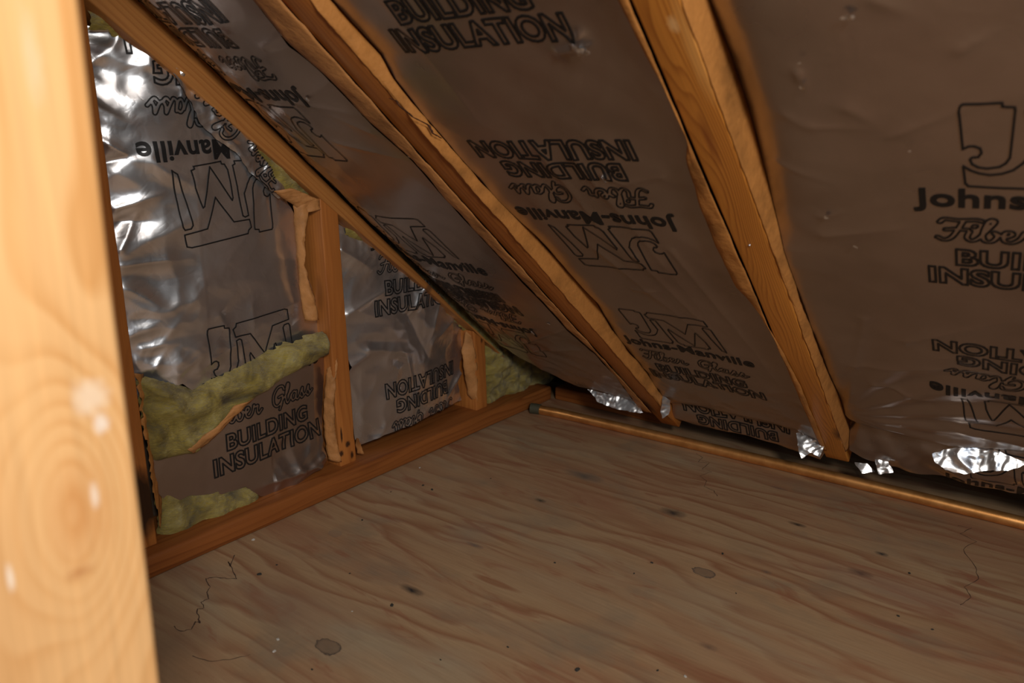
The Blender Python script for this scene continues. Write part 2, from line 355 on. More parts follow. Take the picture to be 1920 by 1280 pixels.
def ribbons(V, Fc, poly, wd, z=.0004, wob=0, seed=0):
    """thin mark following a polyline, laid just on the floor"""
    rn = random.Random(seed)
    P = []
    for a, b in zip(poly[:-1], poly[1:]):
        for t in np.linspace(0, 1, 5)[:-1]: P.append(np.array(a) * (1 - t) + np.array(b) * t)
    P.append(np.array(poly[-1])); P = np.array(P)
    P[:, :2] += np.array([[rn.uniform(-wob, wob), rn.uniform(-wob, wob)] for _ in P])
    base = len(V)
    for i, p in enumerate(P):
        t = P[min(i + 1, len(P) - 1)] - P[max(i - 1, 0)]; t = t / (np.linalg.norm(t) + 1e-9)
        n = np.array([-t[1], t[0], 0]) * wd * (.3 + .7 * rn.random()) / 2
        q = p.copy(); q[2] = z; V += [q + n, q - n]
    Fc += [(base + 2 * i, base + 2 * i + 1, base + 2 * i + 3, base + 2 * i + 2) for i in range(len(P) - 1)]

# floor with the ragged grain marks in the same mesh
V = [(-.35, -.12, 0), (3.3, -.12, 0), (3.3, 3.2, 0), (-.35, 3.2, 0), (-.35, -.12, -.018), (3.3, -.12, -.018), (3.3, 3.2, -.018), (-.35, 3.2, -.018)]
Fc = [(0, 1, 2, 3), (7, 6, 5, 4), (0, 4, 5, 1), (1, 5, 6, 2), (2, 6, 7, 3), (3, 7, 4, 0)]
nf = len(Fc)
for k, poly in enumerate([
    [(440, 1040), (432, 1062), (428, 1052), (441, 1078), (443, 1085), (420, 1084), (400, 1082), (385, 1085), (395, 1100), (388, 1110), (392, 1122), (378, 1128), (384, 1140), (370, 1142), (372, 1158), (376, 1168), (366, 1166), (358, 1180), (340, 1184), (325, 1174)],
    [(1305, 850), (1318, 858), (1308, 866), (1330, 868), (1316, 880), (1334, 884), (1312, 892), (1325, 902), (1320, 912), (1338, 920), (1345, 930)],
    [(1795, 985), (1822, 990), (1800, 1000), (1830, 1015), (1805, 1030), (1828, 1062), (1835, 1085), (1808, 1100), (1822, 1120), (1800, 1134)],
    [(360, 1230), (390, 1240), (430, 1236), (470, 1228)]]):
    ribbons(V, Fc, [floorP(*p) for p in poly], .0022 if k == 0 else .0013, wob=.0012, seed=k)
fl = mesh_obj('floor', V, Fc, [M_ply, M_gline], smooth=False, mi=[0] * nf + [1] * (len(Fc) - nf)); tag(fl, kind='structure')

slab('wall_left', [(-.3, -.13, -.018), (3.2, -.13, -.018), (3.2, -.13, 2.2), (2.2, -.13, 2.2), (-.3, -.13, .2)], .02, (0, -1, 0), M_sheath)
slab('ceiling', [roofP(-.14, -.3, -.13), roofP(3.2, -.3, -.13), roofP(3.2, 2.55, -.13), roofP(-.14, 2.55, -.13)], .02, -NR, M_sheath)
ridge_x = float(roofP(0, 2.55, -.13)[0]); ridge_z = float(roofP(0, 2.55, -.13)[2])

# ---------------------------------------------------------------- timbers
def rafter_ends(uc0, uc1, s0, s1, w_=.042, d=.125):
    def c4(uc, s): return [roofP(uc - w_ / 2, s, 0), roofP(uc + w_ / 2, s, 0), roofP(uc + w_ / 2, s, -d), roofP(uc - w_ / 2, s, -d)]
    return c4(uc0, s0), c4(uc1, s1)
rB = beam('roof_rafter', rafter_ends(.363, .301, .165, 1.9, .043), M_raf, seed=11, n=60)
tag(rB, 'orange brown roof rafter nearer the gable wall, flanked by crinkled paper edges', 'rafter')
rC = beam('roof_rafter', rafter_ends(.7145, .7130, .200, 1.9, .042), M_raf2, seed=12, n=60)
tag(rC, 'bright streaky grained roof rafter right of centre, ending by the pipe', 'rafter')
# sloping end rafter along the top of the gable wall
def zu(x): return .108 + (x - .18) * .8365
def zl(x): return .218 + (x - .313) * .7453
def endc(x, xl): return [(x, -.028, zu(x)), (x, -.12, zu(x)), (xl, -.12, zl(xl)), (xl, -.028, zl(xl))]
rA = beam('end_rafter', (endc(.185, .245), endc(1.75, 1.80)), M_end, seed=13, n=60, bevel=.003)
tag(rA, 'sloping end rafter running down the top edge of the gable wall', 'rafter')
s1 = beam('wall_stud', ([(.679, -.03, .036), (.718, -.03, .036), (.718, -.12, .036), (.679, -.12, .036)], [(.698, -.03, .525), (.737, -.03, .553), (.737, -.12, .553), (.698, -.12, .525)]), M_stud, seed=14)
tag(s1, 'tall wall stud standing between the two foil faced gable bays', 'stud')
s2 = beam('wall_stud', ([(.276, -.03, .036), (.316, -.03, .036), (.316, -.12, .036), (.276, -.12, .036)], [(.286, -.03, .199), (.326, -.03, .226), (.326, -.12, .226), (.286, -.12, .199)]), M_stud, seed=15, n=16)
tag(s2, 'short wall stud in the low corner under the end rafter', 'stud')
s0 = beam('wall_stud', ([(1.076, -.028, .036), (1.118, -.028, .036), (1.118, -.12, .036), (1.076, -.12, .036)], [(1.090, -.028, .80), (1.132, -.028, .83), (1.132, -.12, .83), (1.090, -.12, .80)]), M_stud, seed=16)
tag(s0, 'shaded dark wall stud just behind the foreground post', 'stud')
pl = beam('bottom_plate', box8(.05, 2.4, -.12, 0, 0.0005, .037, 'x'), M_plate, seed=17, bevel=.006, n=80, rough=.001)
tag(pl, 'long wooden bottom plate on the floor under the gable wall studs', 'timber')
# reddish plate along the eave, mostly hidden by hanging foil
ep = beam('eave_plate', box8(-.035, .045, .005, .30, 0.0005, .034, 'y'), M_plate, seed=18, bevel=.004, n=60)
tag(ep, 'reddish eave plate showing between the gable corner and the first rafter', 'timber')
# foreground post
post = beam('foreground_post', box8(PX, PX + .089, PY - .038, PY, 0.0005, 1.1, 'z'), M_post, seed=19, bevel=.0025, n=40)
tag(post, 'large bright pine post at the left edge, close to the viewer', 'post')

# ---------------------------------------------------------------- printed lettering
def glyph_mesh(txt, offset=0.0, space=1.0):
    c = bpy.data.curves.new('t', 'FONT'); c.body = txt; c.size = 1; c.offset = offset; c.space_character = space
    c.resolution_u = 4; c.fill_mode = 'FRONT'
    o = bpy.data.objects.new('t', c); COL.objects.link(o)
    dg = bpy.context.evaluated_depsgraph_get(); dg.update()
    me = bpy.data.meshes.new_from_object(o.evaluated_get(dg))
    bm = bmesh.new(); bm.from_mesh(me); bmesh.ops.remove_doubles(bm, verts=bm.verts, dist=1e-5)
    V = np.array([v.co[:2] for v in bm.verts]); E_ = [(e.verts[0].index, e.verts[1].index) for e in bm.edges if len(e.link_faces) == 1]
    T = []
    bmesh.ops.triangulate(bm, faces=bm.faces); bm.verts.index_update()
    T = [[v.index for v in f.verts] for f in bm.faces]
    bm.free(); bpy.data.objects.remove(o); bpy.data.curves.remove(c); bpy.data.meshes.remove(me)
    return V, E_, T
def norm(V, width, height, x0, y0, caph=None):
    """scale to width and cap height, left end x0, baseline y0"""
    W = V.copy(); lo = V.min(0); hi = V.max(0)
    W[:, 0] = (V[:, 0] - lo[0]) / (hi[0] - lo[0]) * width + x0
    W[:, 1] = V[:, 1] / (caph or hi[1]) * height + y0
    return W
def edges_to_quads(segs, wd):
    Q = []
    for a, b in segs:
        a = np.array(a); b = np.array(b); L = np.linalg.norm(b - a)
        if L < 1e-7: continue
        n = max(1, int(math.ceil(L / .006))); t = (b - a) / L; m = np.array([-t[1], t[0]]) * wd / 2
        a2 = a - t * wd * .4; b2 = b + t * wd * .4
        for k in range(n):
            p = a2 + (b2 - a2) * k / n; q = a2 + (b2 - a2) * (k + 1) / n
            Q.append([p + m, p - m, q - m, q + m])
    return Q
def spline(P, n=9):
    P = [np.array(p, float) for p in P]; P = [2 * P[0] - P[1]] + P + [2 * P[-1] - P[-2]]; out = []
    for i in range(1, len(P) - 2):
        for t in np.linspace(0, 1, n, endpoint=False):
            a, b, c, d = P[i - 1:i + 3]
            out.append(.5 * (2 * b + (c - a) * t + (2 * a - 5 * b + 4 * c - d) * t * t + (3 * b - a - 3 * c + d) * t ** 3))
    out.append(P[-2]); return out
def script_outline():
    """the cursive line: contour around hand drawn strokes"""
    S = [[(.25, 1.75), (.5, 2.05), (1.2, 2.0), (2.0, 2.12), (2.35, 2.0)], [(1.45, 2.0), (1.2, 1.2), (.85, .25), (.45, -.1), (.1, .15)], [(.55, 1.0), (1.1, 1.12), (1.65, 1.1)],
         [(1.75, .95), (1.62, .3), (1.85, 0), (2.2, .3), (2.65, 1.2), (2.95, 1.95), (2.8, 2.15), (2.6, 1.8), (2.4, .7), (2.5, .05), (2.85, 0), (3.1, .5), (2.95, .9), (3.15, .75), (3.45, .5), (3.8, .75), (3.75, 1.0), (3.5, .95), (3.4, .5), (3.5, .08), (3.85, .0), (4.2, .4), (4.4, 1.05), (4.5, .82), (4.85, .88), (4.75, .35), (4.9, 0), (5.3, .35)], [(1.98, 1.45), (2.02, 1.5)],
         [(8.2, 1.65), (8.0, 2.05), (7.4, 2.0), (6.85, 1.3), (6.8, .4), (7.2, 0), (7.75, .35), (7.95, 1.0), (7.45, .95)], [(7.95, 1.0), (7.8, .2), (7.5, -.45)],
         [(7.9, .5), (8.5, 1.1), (8.85, 1.9), (8.72, 2.15), (8.5, 1.7), (8.35, .6), (8.5, 0), (8.8, .25), (9.1, .8)], [(9.75, .85), (9.4, 1.02), (9.1, .6), (9.2, .08), (9.55, .2), (9.78, .95), (9.7, .2), (9.95, 0), (10.25, .4)],
         [(10.25, .4), (10.6, 1.1), (10.62, .6), (10.75, .2), (10.5, -.02), (10.35, .15)], [(10.7, .15), (11.1, .4), (11.45, 1.1), (11.47, .6), (11.6, .2), (11.35, -.02), (11.2, .15)], [(11.6, .15), (11.95, .5)]]
    r0 = .14
    gx = np.arange(-.4, 12.5, .045); gy = np.arange(-.9, 2.6, .045); X, Y = np.meshgrid(gx, gy); D = np.full(X.shape, 9.)
    for s in S:
        q = spline(s, 5)
        for a, b in zip(q[:-1], q[1:]):
            i0 = max(0, int((min(a[0], b[0]) - .5 + .4) / .045)); i1 = int((max(a[0], b[0]) + .5 + .4) / .045) + 1
            d, _ = seg_d(X[:, i0:i1], Y[:, i0:i1], a, b + 1e-6); D[:, i0:i1] = np.minimum(D[:, i0:i1], d)
    D -= r0; segs = []
    for j in range(len(gy) - 1):
        for i in range(len(gx) - 1):
            c = [D[j, i], D[j, i + 1], D[j + 1, i + 1], D[j + 1, i]]
            if min(c) > 0 or max(c) < 0: continue
            q = [(gx[i], gy[j]), (gx[i + 1], gy[j]), (gx[i + 1], gy[j + 1]), (gx[i], gy[j + 1])]; pt = []
            for k in range(4):
                a, b = c[k], c[(k + 1) % 4]
                if (a > 0) != (b > 0):
                    t = a / (a - b); pt.append((q[k][0] + t * (q[(k + 1) % 4][0] - q[k][0]), q[k][1] + t * (q[(k + 1) % 4][1] - q[k][1])))
            for k in range(0, len(pt) - 1, 2): segs.append((pt[k], pt[k + 1]))
    return segs
LOGO = [[(.16, .0087), (.1536, .0928), (.1508, .0976), (.1419, .0966), (.1392, .0917), (.1444, .0562), (.1532, .0146), (.1581, .0107)],
        [(.1284, .005), (.1277, .0089), (.1329, .0108), (.1304, .0367), (.1222, .0672), (.1198, .0653), (.1045, .007), (.0727, .0611), (.0711, .0569), (.0756, .0133), (.0795, .0047), (.0841, .0041), (.0849, 0)],
        [(.1515, .105), (.1174, .0999), (.1003, .0534), (.0745, .0947), (.0473, .0943), (.0447, .1075), (.05, .1114), (.0518, .1168), (.1425, .1256), (.149, .1236)],
        [((x - 1160) / 345 * .038, (580 - y) / 468 * .1180) for x, y in [(1165, 150), (1172, 125), (1190, 115), (1425, 112), (1430, 130), (1500, 135), (1505, 150), (1492, 400), (1470, 430), (1430, 452), (1350, 462), (1290, 455), (1250, 437), (1235, 410), (1250, 400), (1290, 397), (1310, 375), (1300, 350), (1260, 337), (1225, 338), (1188, 352)]],
        [((x - 1160) / 345 * .038, (580 - y) / 468 * .1180) for x, y in [(1190, 450), (1240, 475), (1300, 492), (1370, 500), (1450, 490), (1520, 468), (1575, 430)]]
        + [(.0515, .0520), (.0480, .0878), (.0544, .0896), (.0579, .0872), (.0667, .0072), (.0629, .0051), (.0637, .0006), (.030, .0004), (.0072, .0015), (.0048, .006)]]
_sc = script_outline(); _P = np.array(_sc).reshape(-1, 2); _lo = _P.min(0); _hi = _P.max(0)
def make_block():
    """one printed block: quads (outlines) and triangles (solid), local x right, y up from its top"""
    Q = []; T = []
    for poly in LOGO:                      # logo, .16 wide, .112 high, lines about 1.4 mm
        p = [(x - .08, -.112 + y * .89) for x, y in poly]
        Q += edges_to_quads(list(zip(p, p[1:] + p[:1])), .0019)
    V, E_, F3 = glyph_mesh('Johns-Manville', .026, 1.04); V = norm(V, .236, .0265, -.118, -.1405, .73)
    for f in F3: T.append([V[i] for i in f])
    for a, b in _sc:
        k = [(-.101 + (p[0] - _lo[0]) / (_hi[0] - _lo[0]) * .20, -.203 + (p[1] - _lo[1]) / (_hi[1] - _lo[1]) * .046) for p in (a, b)]
        Q += edges_to_quads([k], .0018)
    V, E_, _ = glyph_mesh('BUILDING', .03, 1.06); V = norm(V, .166, .0285, -.083, -.2385, .73)
    Q += edges_to_quads([(V[a], V[b]) for a, b in E_], .0025)
    V, E_, _ = glyph_mesh('INSULATION', .03, 1.04); V = norm(V, .217, .0305, -.1085, -.2765, .73)
    Q += edges_to_quads([(V[a], V[b]) for a, b in E_], .0025)
    return Q, T
BLOCK = make_block()

# ---------------------------------------------------------------- sheets (foil, paper, wool)
def inside(px, py, poly):
    c = np.zeros(px.shape, bool); n = len(poly)
    for i in range(n):
        x0, y0 = poly[i]; x1, y1 = poly[(i + 1) % n]
        m_ = ((y0 > py) != (y1 > py)) & (px < (x1 - x0) * (py - y0) / (y1 - y0 + 1e-12) + x0); c ^= m_
    return c
class Sheet:
    def __init__(s, toP, poly, hf, cell):
        s.toP = toP; s.poly = np.array(poly, float); s.cell = cell
        lo = s.poly.min(0) - cell * 2; hi = s.poly.max(0) + cell * 2; s.lo = lo
        s.nx = int((hi[0] - lo[0]) / cell) + 2; s.ny = int((hi[1] - lo[1]) / cell) + 2
        X, Y = np.meshgrid(lo[0] + np.arange(s.nx) * cell, lo[1] + np.arange(s.ny) * cell)
        s.H = hf(X, Y); s.X, s.Y = X, Y
    def h(s, u, v):
        x = np.clip((u - s.lo[0]) / s.cell, 0, s.nx - 1.001); y = np.clip((v - s.lo[1]) / s.cell, 0, s.ny - 1.001)
        i = x.astype(int); j = y.astype(int); fx = x - i; fy = y - j; H = s.H
        return (H[j, i] * (1 - fx) + H[j, i + 1] * fx) * (1 - fy) + (H[j + 1, i] * (1 - fx) + H[j + 1, i + 1] * fx) * fy
    def build(s, name, mats, blocks=(), parent=None, lift=.0007, holes=(), jag=0, seed=0):
        P = s.poly
        if jag:                                   # ragged torn outline
            nz = Noise(seed + 91); Q = []
            for a, b in zip(P, np.roll(P, -1, 0)):
                n = max(1, int(np.linalg.norm(b - a) / .004)); t = b - a; L = np.linalg.norm(t) + 1e-9; m_ = np.array([-t[1], t[0]]) / L
                for k in range(n):
                    q = a + t * k / n; j_ = float(nz(np.array([q[0] * 90]), np.array([q[1] * 90]))[0]) + .5 * float(nz(np.array([q[0] * 260]), np.array([q[1] * 260]))[0])
                    Q.append(q + m_ * j_ * jag)
            P = np.array(Q)
        cx = (s.X[:-1, :-1] + s.cell / 2); cy = (s.Y[:-1, :-1] + s.cell / 2); keep = inside(cx, cy, P)
        for hp in holes: keep &= ~inside(cx, cy, np.array(hp))
        idx = np.arange(s.nx * s.ny).reshape(s.ny, s.nx); jj, ii = np.where(keep)
        F = np.stack([idx[jj, ii], idx[jj, ii + 1], idx[jj + 1, ii + 1], idx[jj + 1, ii]], 1)
        U = s.X.ravel().copy(); V = s.Y.ravel().copy()
        kp = np.zeros((s.ny + 1, s.nx + 1), bool); kp[1:s.ny, 1:s.nx] = keep
        cnt = kp[:-1, :-1].astype(int) + kp[1:, :-1] + kp[:-1, 1:] + kp[1:, 1:]
        bd = np.where((cnt.ravel() > 0) & (cnt.ravel() < 4))[0]
        best = np.full(len(bd), 9.); bu = U[bd].copy(); bv = V[bd].copy()
        for poly in [P] + [np.array(h_) for h_ in holes]:
            for a, b in zip(poly, np.roll(poly, -1, 0)):
                if np.allclose(a, b): continue
                d, t = seg_d(U[bd], V[bd], a, b); m_ = d < best; best[m_] = d[m_]
                bu[m_] = (a[0] + t * (b[0] - a[0]))[m_]; bv[m_] = (a[1] + t * (b[1] - a[1]))[m_]
        ok = best < s.cell * 1.1; U[bd[ok]] = bu[ok]; V[bd[ok]] = bv[ok]
        used = np.unique(F); rm = np.full(len(U), -1); rm[used] = np.arange(len(used)); F = rm[F]; U = U[used]; V = V[used]
        pts = s.toP(U, V, s.h(U, V)); nf = len(F); mi = np.zeros(nf, int); Fl = F.tolist()
        ok = []
        if blocks:
            lu = []; lv = []
            for (ou, ov, rot, sc_) in blocks:
                ca_, sa_ = math.cos(rot) * sc_, math.sin(rot) * sc_
                for el in BLOCK[0] + BLOCK[1]:
                    e = [(ou + p[0] * ca_ - p[1] * sa_, ov + p[0] * sa_ + p[1] * ca_) for p in el]; ok.append(e)
            C = np.array([np.mean(e, 0) for e in ok]); m_ = inside(C[:, 0], C[:, 1], P)
            for hp in holes: m_ &= ~inside(C[:, 0], C[:, 1], np.array(hp))
            ok = [e for e, k in zip(ok, m_) if k]
        if ok:
            # split large solid triangles so they follow the relief
            st = ok; out = []
            while st:
                e = st.pop()
                if len(e) == 3:
                    L = [math.dist(e[i], e[(i + 1) % 3]) for i in range(3)]; k = int(np.argmax(L))
                    if L[k] > .005:
                        a, b, c_ = e[k], e[(k + 1) % 3], e[(k + 2) % 3]; mm = ((a[0] + b[0]) / 2, (a[1] + b[1]) / 2); st += [[a, mm, c_], [mm, b, c_]]; continue
                out.append(e)
            flat = np.array([p for e in out for p in e]); u, v = flat[:, 0], flat[:, 1]; eps = s.cell
            p0 = s.toP(u, v, s.h(u, v)); du = s.toP(u + eps, v, s.h(u + eps, v)) - s.toP(u - eps, v, s.h(u - eps, v)); dv = s.toP(u, v + eps, s.h(u, v + eps)) - s.toP(u, v - eps, s.h(u, v - eps))
            n = np.cross(du, dv); n /= np.linalg.norm(n, axis=1)[:, None] + 1e-12
            n *= np.sign(((CAM - p0) * n).sum(1))[:, None]
            base = len(pts); pts = np.concatenate([pts, p0 + n * lift]); k = base
            for e in out: Fl.append(list(range(k, k + len(e)))); k += len(e)
            mi = np.concatenate([mi, np.ones(len(out), int)])
        o = mesh_obj(name, pts, Fl, mats, None, True, mi)
        if parent: adopt(o, parent)
        return o

def rUV(x, y, h=0):
    d = NR @ np.array([0, 0, -OFF / CA]) + h; p = on(x, y, NR, d); q = p - np.array([0, 0, -OFF / CA]) - NR * h
    return (p[1], q[0] * CA + q[2] * SA)
def shift(u, s, h):
    """where the print sits on a sheet recessed by h"""
    p = roofP(u, s, 0); v = CR @ (p - CAM); return rUV(960 + FOC * v[0] / v[2], 640 + FOC * v[1] / v[2], h)
def rl(pts, h): return [rUV(x, y, h) for x, y in pts]
def lerpx(u, xs, ys): return np.interp(u, xs, ys)

def flange(name, a, ha, b, hb, mat, parent, bulge=.004, wob=.0015, seed=0, n=90, m_=8, toP=roofP, jag=.0, out=0.0):
    """kraft strip between two edges given as (u, s) lists running from top to bottom"""
    def res(L, H=None):
        L = np.array(L, float); d = np.concatenate([[0], np.cumsum(np.linalg.norm(np.diff(L, axis=0), axis=1))]); d /= d[-1]
        t = np.linspace(0, 1, n); hh = np.full(n, float(H)) if np.size(H) == 1 else np.interp(t, d, H)
        return np.stack([np.interp(t, d, L[:, 0]), np.interp(t, d, L[:, 1])], 1), hh
    a, ha = res(a, ha); b, hb = res(b, hb); nz = Noise(seed); pts = []; Fc = []
    for i in range(n):
        for k in range(m_ + 1):
            t = k / m_; q = a[i] * (1 - t) + b[i] * t
            if k == m_ and jag: q = q + (b[i] - a[i]) / (np.linalg.norm(b[i] - a[i]) + 1e-6) * jag * float(nz(np.array([i * .9]), np.array([.5]))[0]) * 2
            w1 = float(nz(np.array([i * .22 + seed]), np.array([t * 1.3]))[0]); w2 = float(nz(np.array([i * .7 + seed]), np.array([t * 2.6 + 9]))[0])
            w3 = 1 - 2.5 * abs(float(nz(np.array([i * .35 + t * 2 + seed * 3]), np.array([t * 1.8 - i * .1 + 20]))[0]))
            hh = ha[i] * (1 - t) + hb[i] * t + math.sin(t * math.pi) * bulge + (w1 * 2.2 + w2 * .8 + w3 * .7) * wob + out
            pts.append(toP(q[0], q[1], hh))
    for i in range(n - 1):
        for k in range(m_): p = i * (m_ + 1) + k; Fc.append((p, p + 1, p + m_ + 2, p + m_ + 1))
    o = mesh_obj(name, pts, Fc, mat)
    md = o.modifiers.new('thick', 'SOLIDIFY'); md.thickness = .0004; md.offset = 0
    if parent: adopt(o, parent)
    return o

# ================================================================ roof bays
def uB(q): return .363 + (q - .165) / 1.735 * (.301 - .363)
def uC(q): return .7145 - (q - .2) / 1.7 * .0015
def side3(pts, uf, off, lo=-.06, hi=-.010):
    """points seen on the vertical side of a rafter -> (u, s, h)"""
    out = []
    for x, y in pts:
        q = 1.0
        for _ in range(4):
            p = on(x, y, (0, 1, 0), float(uf(q)) + off); z = p[2] + OFF / CA; q = p[0] * CA + z * SA; h = p[0] * SA - z * CA
        out.append((float(uf(q)) + off, q, min(hi, max(lo, h))))
    return out
def hcol(L): a = np.array(L); o = np.argsort(a[:, 1]); return a[o, 1], a[o, 2], a[o, 0]
def pxf(L, h):                       # creases given as picture points on the film
    return [(rUV(*a, h), rUV(*b, h), c_, d_) for a, b, c_, d_ in L]
BR = [(590, 0), (625, 48), (660, 100), (720, 175), (800, 262), (840, 320), (944, 442), (1010, 505), (1070, 575), (1125, 640), (1166, 690), (1205, 740), (1238, 782)]
BO = [(621, 0), (655, 40), (713, 100), (740, 150), (795, 225), (866, 300), (935, 375), (1006, 442), (1062, 505), (1115, 560), (1150, 620), (1181, 661), (1215, 700), (1250, 775)]
CL = [(1175, 0), (1250, 175), (1294, 266), (1350, 400), (1431, 567), (1500, 705), (1565, 850)]
CO = [(1157, 0), (1203, 91), (1256, 187), (1289, 265), (1286, 300), (1309, 380), (1344, 467), (1378, 536), (1425, 590), (1462, 650), (1500, 722), (1550, 845)]
CRO = [(1331, 0), (1369, 94), (1403, 194), (1431, 297), (1453, 387), (1469, 467), (1500, 560), (1545, 680), (1575, 745), (1592, 800), (1594, 835)]
B3 = side3(BO, uB, .0275); C3 = side3(CRO, uC, .0265)
sB, hB, vB = hcol(B3); sC, hC, vC = hcol(C3)
def belly(u, q, q0, n, amp=1.0):
    """the slack hem: tucks in, then rolls out towards the room"""
    w_ = q - q0 + .02 * n(u * 9, q * 2)
    return amp * (-.012 * np.exp(-((w_ - .035) / .022) ** 2) + .008 / (1 + np.exp((w_ + .012) / .006)))
# --- between the end rafter and the first rafter
F1c = pxf([((498, 82), (530, 58), .0030, .006), ((630, 262), (768, 292), .0022, .005), ((590, 60), (470, 110), .004, .02), ((560, 190), (700, 210), .0016, .006), ((430, 60), (330, 10), .004, .018),
           ((640, 130), (560, 190), .002, .008), ((700, 240), (600, 200), .002, .008), ((985, 640), (1060, 610), .006, .008), ((1000, 655), (1080, 650), .005, .007), ((840, 500), (960, 520), .003, .012)], -.012)
def h1(u, s):
    b = lerpx(u, [-.06, -.03, .0, .04, .10, .26, .34], [-.050, -.044, -.032, -.019, -.011, -.006, -.004])
    n = Noise(31)
    return b + .005 * n(u * 5, s * 3) + .0016 * crinkle(u, s, 40, 8, 2) + folds(u, s, F1c) + .003 * np.exp(-((u) / .05) ** 2) * crinkle(u, s, 47, 26, 2) \
        + .0035 / (1 + np.exp((s - .55) / .06)) * crinkle(u, s, 48, 10, 2) + (u > .05) * belly(u, s, .20, n, .8)
L1 = [(475, 0), (540, 80), (620, 150), (700, 235), (775, 300), (835, 372), (900, 442), (960, 505), (1019, 567), (1065, 617), (1115, 661), (1160, 712), (1200, 768)]
p1 = [(rUV(475, 0, -.006)[0] - .012, 1.75)] + rl(L1, -.006)
p1 += rl([(1198, 765), (1150, 752), (1107, 732), (1064, 711), (1020, 690)], -.012) + [rUV(955, 640, -.04), (-.027, .36), (-.027, 1.75)]
b1 = empty('insulation_batt', roofP(.12, .15, -.06)); tag(b1, 'foil faced roof insulation between the gable end rafter and the first rafter', 'insulation', 'foil faced batts in the roof slope')
bl = [(.050, 1.043, math.pi, 1.09), (.088, .906, 0, 1.09), (.08, .40, math.pi, 1.0)]
f1 = Sheet(roofP, p1, h1, .0032).build('foil_facing', [M_foilr, M_ink], bl, b1, seed=3)
# --- between the two rafters
F2c = pxf([((1190, 545), (1240, 548), .0025, .006), ((1050, 95), (1100, 80), .006, .006), ((1090, 60), (1065, 110), .006, .005), ((720, 0), (900, 230), .003, .012), ((1240, 330), (1100, 360), .0018, .008),
           ((1130, 330), (1170, 345), .004, .006), ((1010, 280), (1230, 560), .003, .014), ((1120, 470), (1400, 700), .003, .012), ((1080, 300), (1330, 600), .003, .013), ((1190, 480), (1440, 730), .003, .012), ((1260, 470), (1480, 740), .003, .010)], -.012)
def h2(u, s):
    uL = np.interp(s, sB, vB); hL = np.interp(s, sB, hB)
    b = -.013 + .009 * np.exp(-np.clip(.69 - u, 0, 9) / .03); k = np.exp(-np.clip(u - uL, 0, 9) / .020); b = b * (1 - k) + hL * k
    n = Noise(51)
    return b + .005 * n(u * 5, s * 2.5) + .0014 * crinkle(u, s, 60, 7, 2) + .0014 * n(u * 14 + s * 12, s * 4) + folds(u, s, F2c) \
        + .003 / (1 + np.exp((s - .50) / .04)) * crinkle(u, s, 64, 11, 2) + belly(u, s, .22, n, 1.0)
p2 = [(B3[0][0] + .004, 1.75)] + [(a + .001, b) for a, b, c in B3] + rl([(1262, 782), (1300, 796), (1400, 817), (1470, 836), (1540, 853)], -.006) + rl(CO[::-1], -.003) + [(.672, 1.75)]
b2 = empty('insulation_batt', roofP(.53, .15, -.06)); tag(b2, 'foil faced roof insulation in the wide bay between the two rafters', 'insulation', 'foil faced batts in the roof slope')
bl = [(*shift(.520, 1.521, -.012), 0, 1.0), (*shift(.516, .835, -.012), math.pi, 1.02), (*shift(.525, .712, -.012), 0, 1.0), (*shift(.54, .06, -.02), math.pi, 1.0)]
f2 = Sheet(roofP, p2, h2, .0032).build('foil_facing', [M_foilr, M_ink], bl, b2, seed=4)
# --- right of the second rafter
F3c = pxf([((1470, 215), (1530, 245), .0016, .005), ((1520, 235), (1640, 240), .0016, .005), ((1670, 255), (1880, 180), .0016, .005), ((1540, 405), (1580, 395), .002, .005), ((1495, 135), (1510, 165), .003, .005),
           ((1640, 0), (1700, 25), .002, .005), ((1800, 95), (1860, 60), .002, .006), ((1450, 310), (1560, 340), .0014, .005), ((1590, 200), (1640, 230), .002, .009), ((1545, 440), (1700, 425), .0025, .012),
           ((1620, 600), (1560, 900), .003, .010), ((1640, 720), (1760, 760), .004, .008), ((1700, 640), (1900, 600), .003, .012), ((1600, 690), (1900, 700), .003, .012)], -.012)
def h3(u, s):
    uL = np.interp(s, sC, vC); hL = np.interp(s, sC, hC)
    b = -.012; k = np.exp(-np.clip(u - uL, 0, 9) / .020); b = b * (1 - k) + hL * k
    n = Noise(71)
    rad = np.arctan2(s - .40, u - .74); rr_ = np.hypot(u - .74, s - .40)     # folds fan out from the foot of the rafter
    fan = np.sin(rad * 17 + 4 * n(u * 4, s * 4)) * .0030 * np.exp(-((rr_ - .20) / .12) ** 2)
    return b + .006 * n(u * 4.5, s * 2.6) + .0016 * crinkle(u, s, 80, 6, 2) + fan + folds(u, s, F3c) + .0035 / (1 + np.exp((s - .44) / .03)) * crinkle(u, s, 88, 12, 2) + belly(u, s, .30 + .25 * (u - .85) * (u > .85), n, 1.25)
p3 = [(C3[0][0] + .004, 1.75)] + [(a + .001, b) for a, b, c in C3] + rl([(1625, 858), (1670, 874), (1730, 886), (1790, 898), (1850, 915), (1925, 930)], .0) + [(1.22, .12), (1.22, 1.75)]
b3 = empty('insulation_batt', roofP(.95, .15, -.06)); tag(b3, 'foil faced roof insulation filling the right side, sagging at the floor', 'insulation', 'foil faced batts in the roof slope')
bl = [(*shift(1.0, 1.163, -.012), 0, 1.0), (*shift(.998, .488, -.012), math.pi, 1.0), (*shift(1.008, .412, -.01), 0, 1.0)]
f3 = Sheet(roofP, p3, h3, .0032).build('foil_facing', [M_foilr, M_ink], bl, b3, seed=5)
def part(o, lab=None):
    if lab: o['label'] = lab
    return o
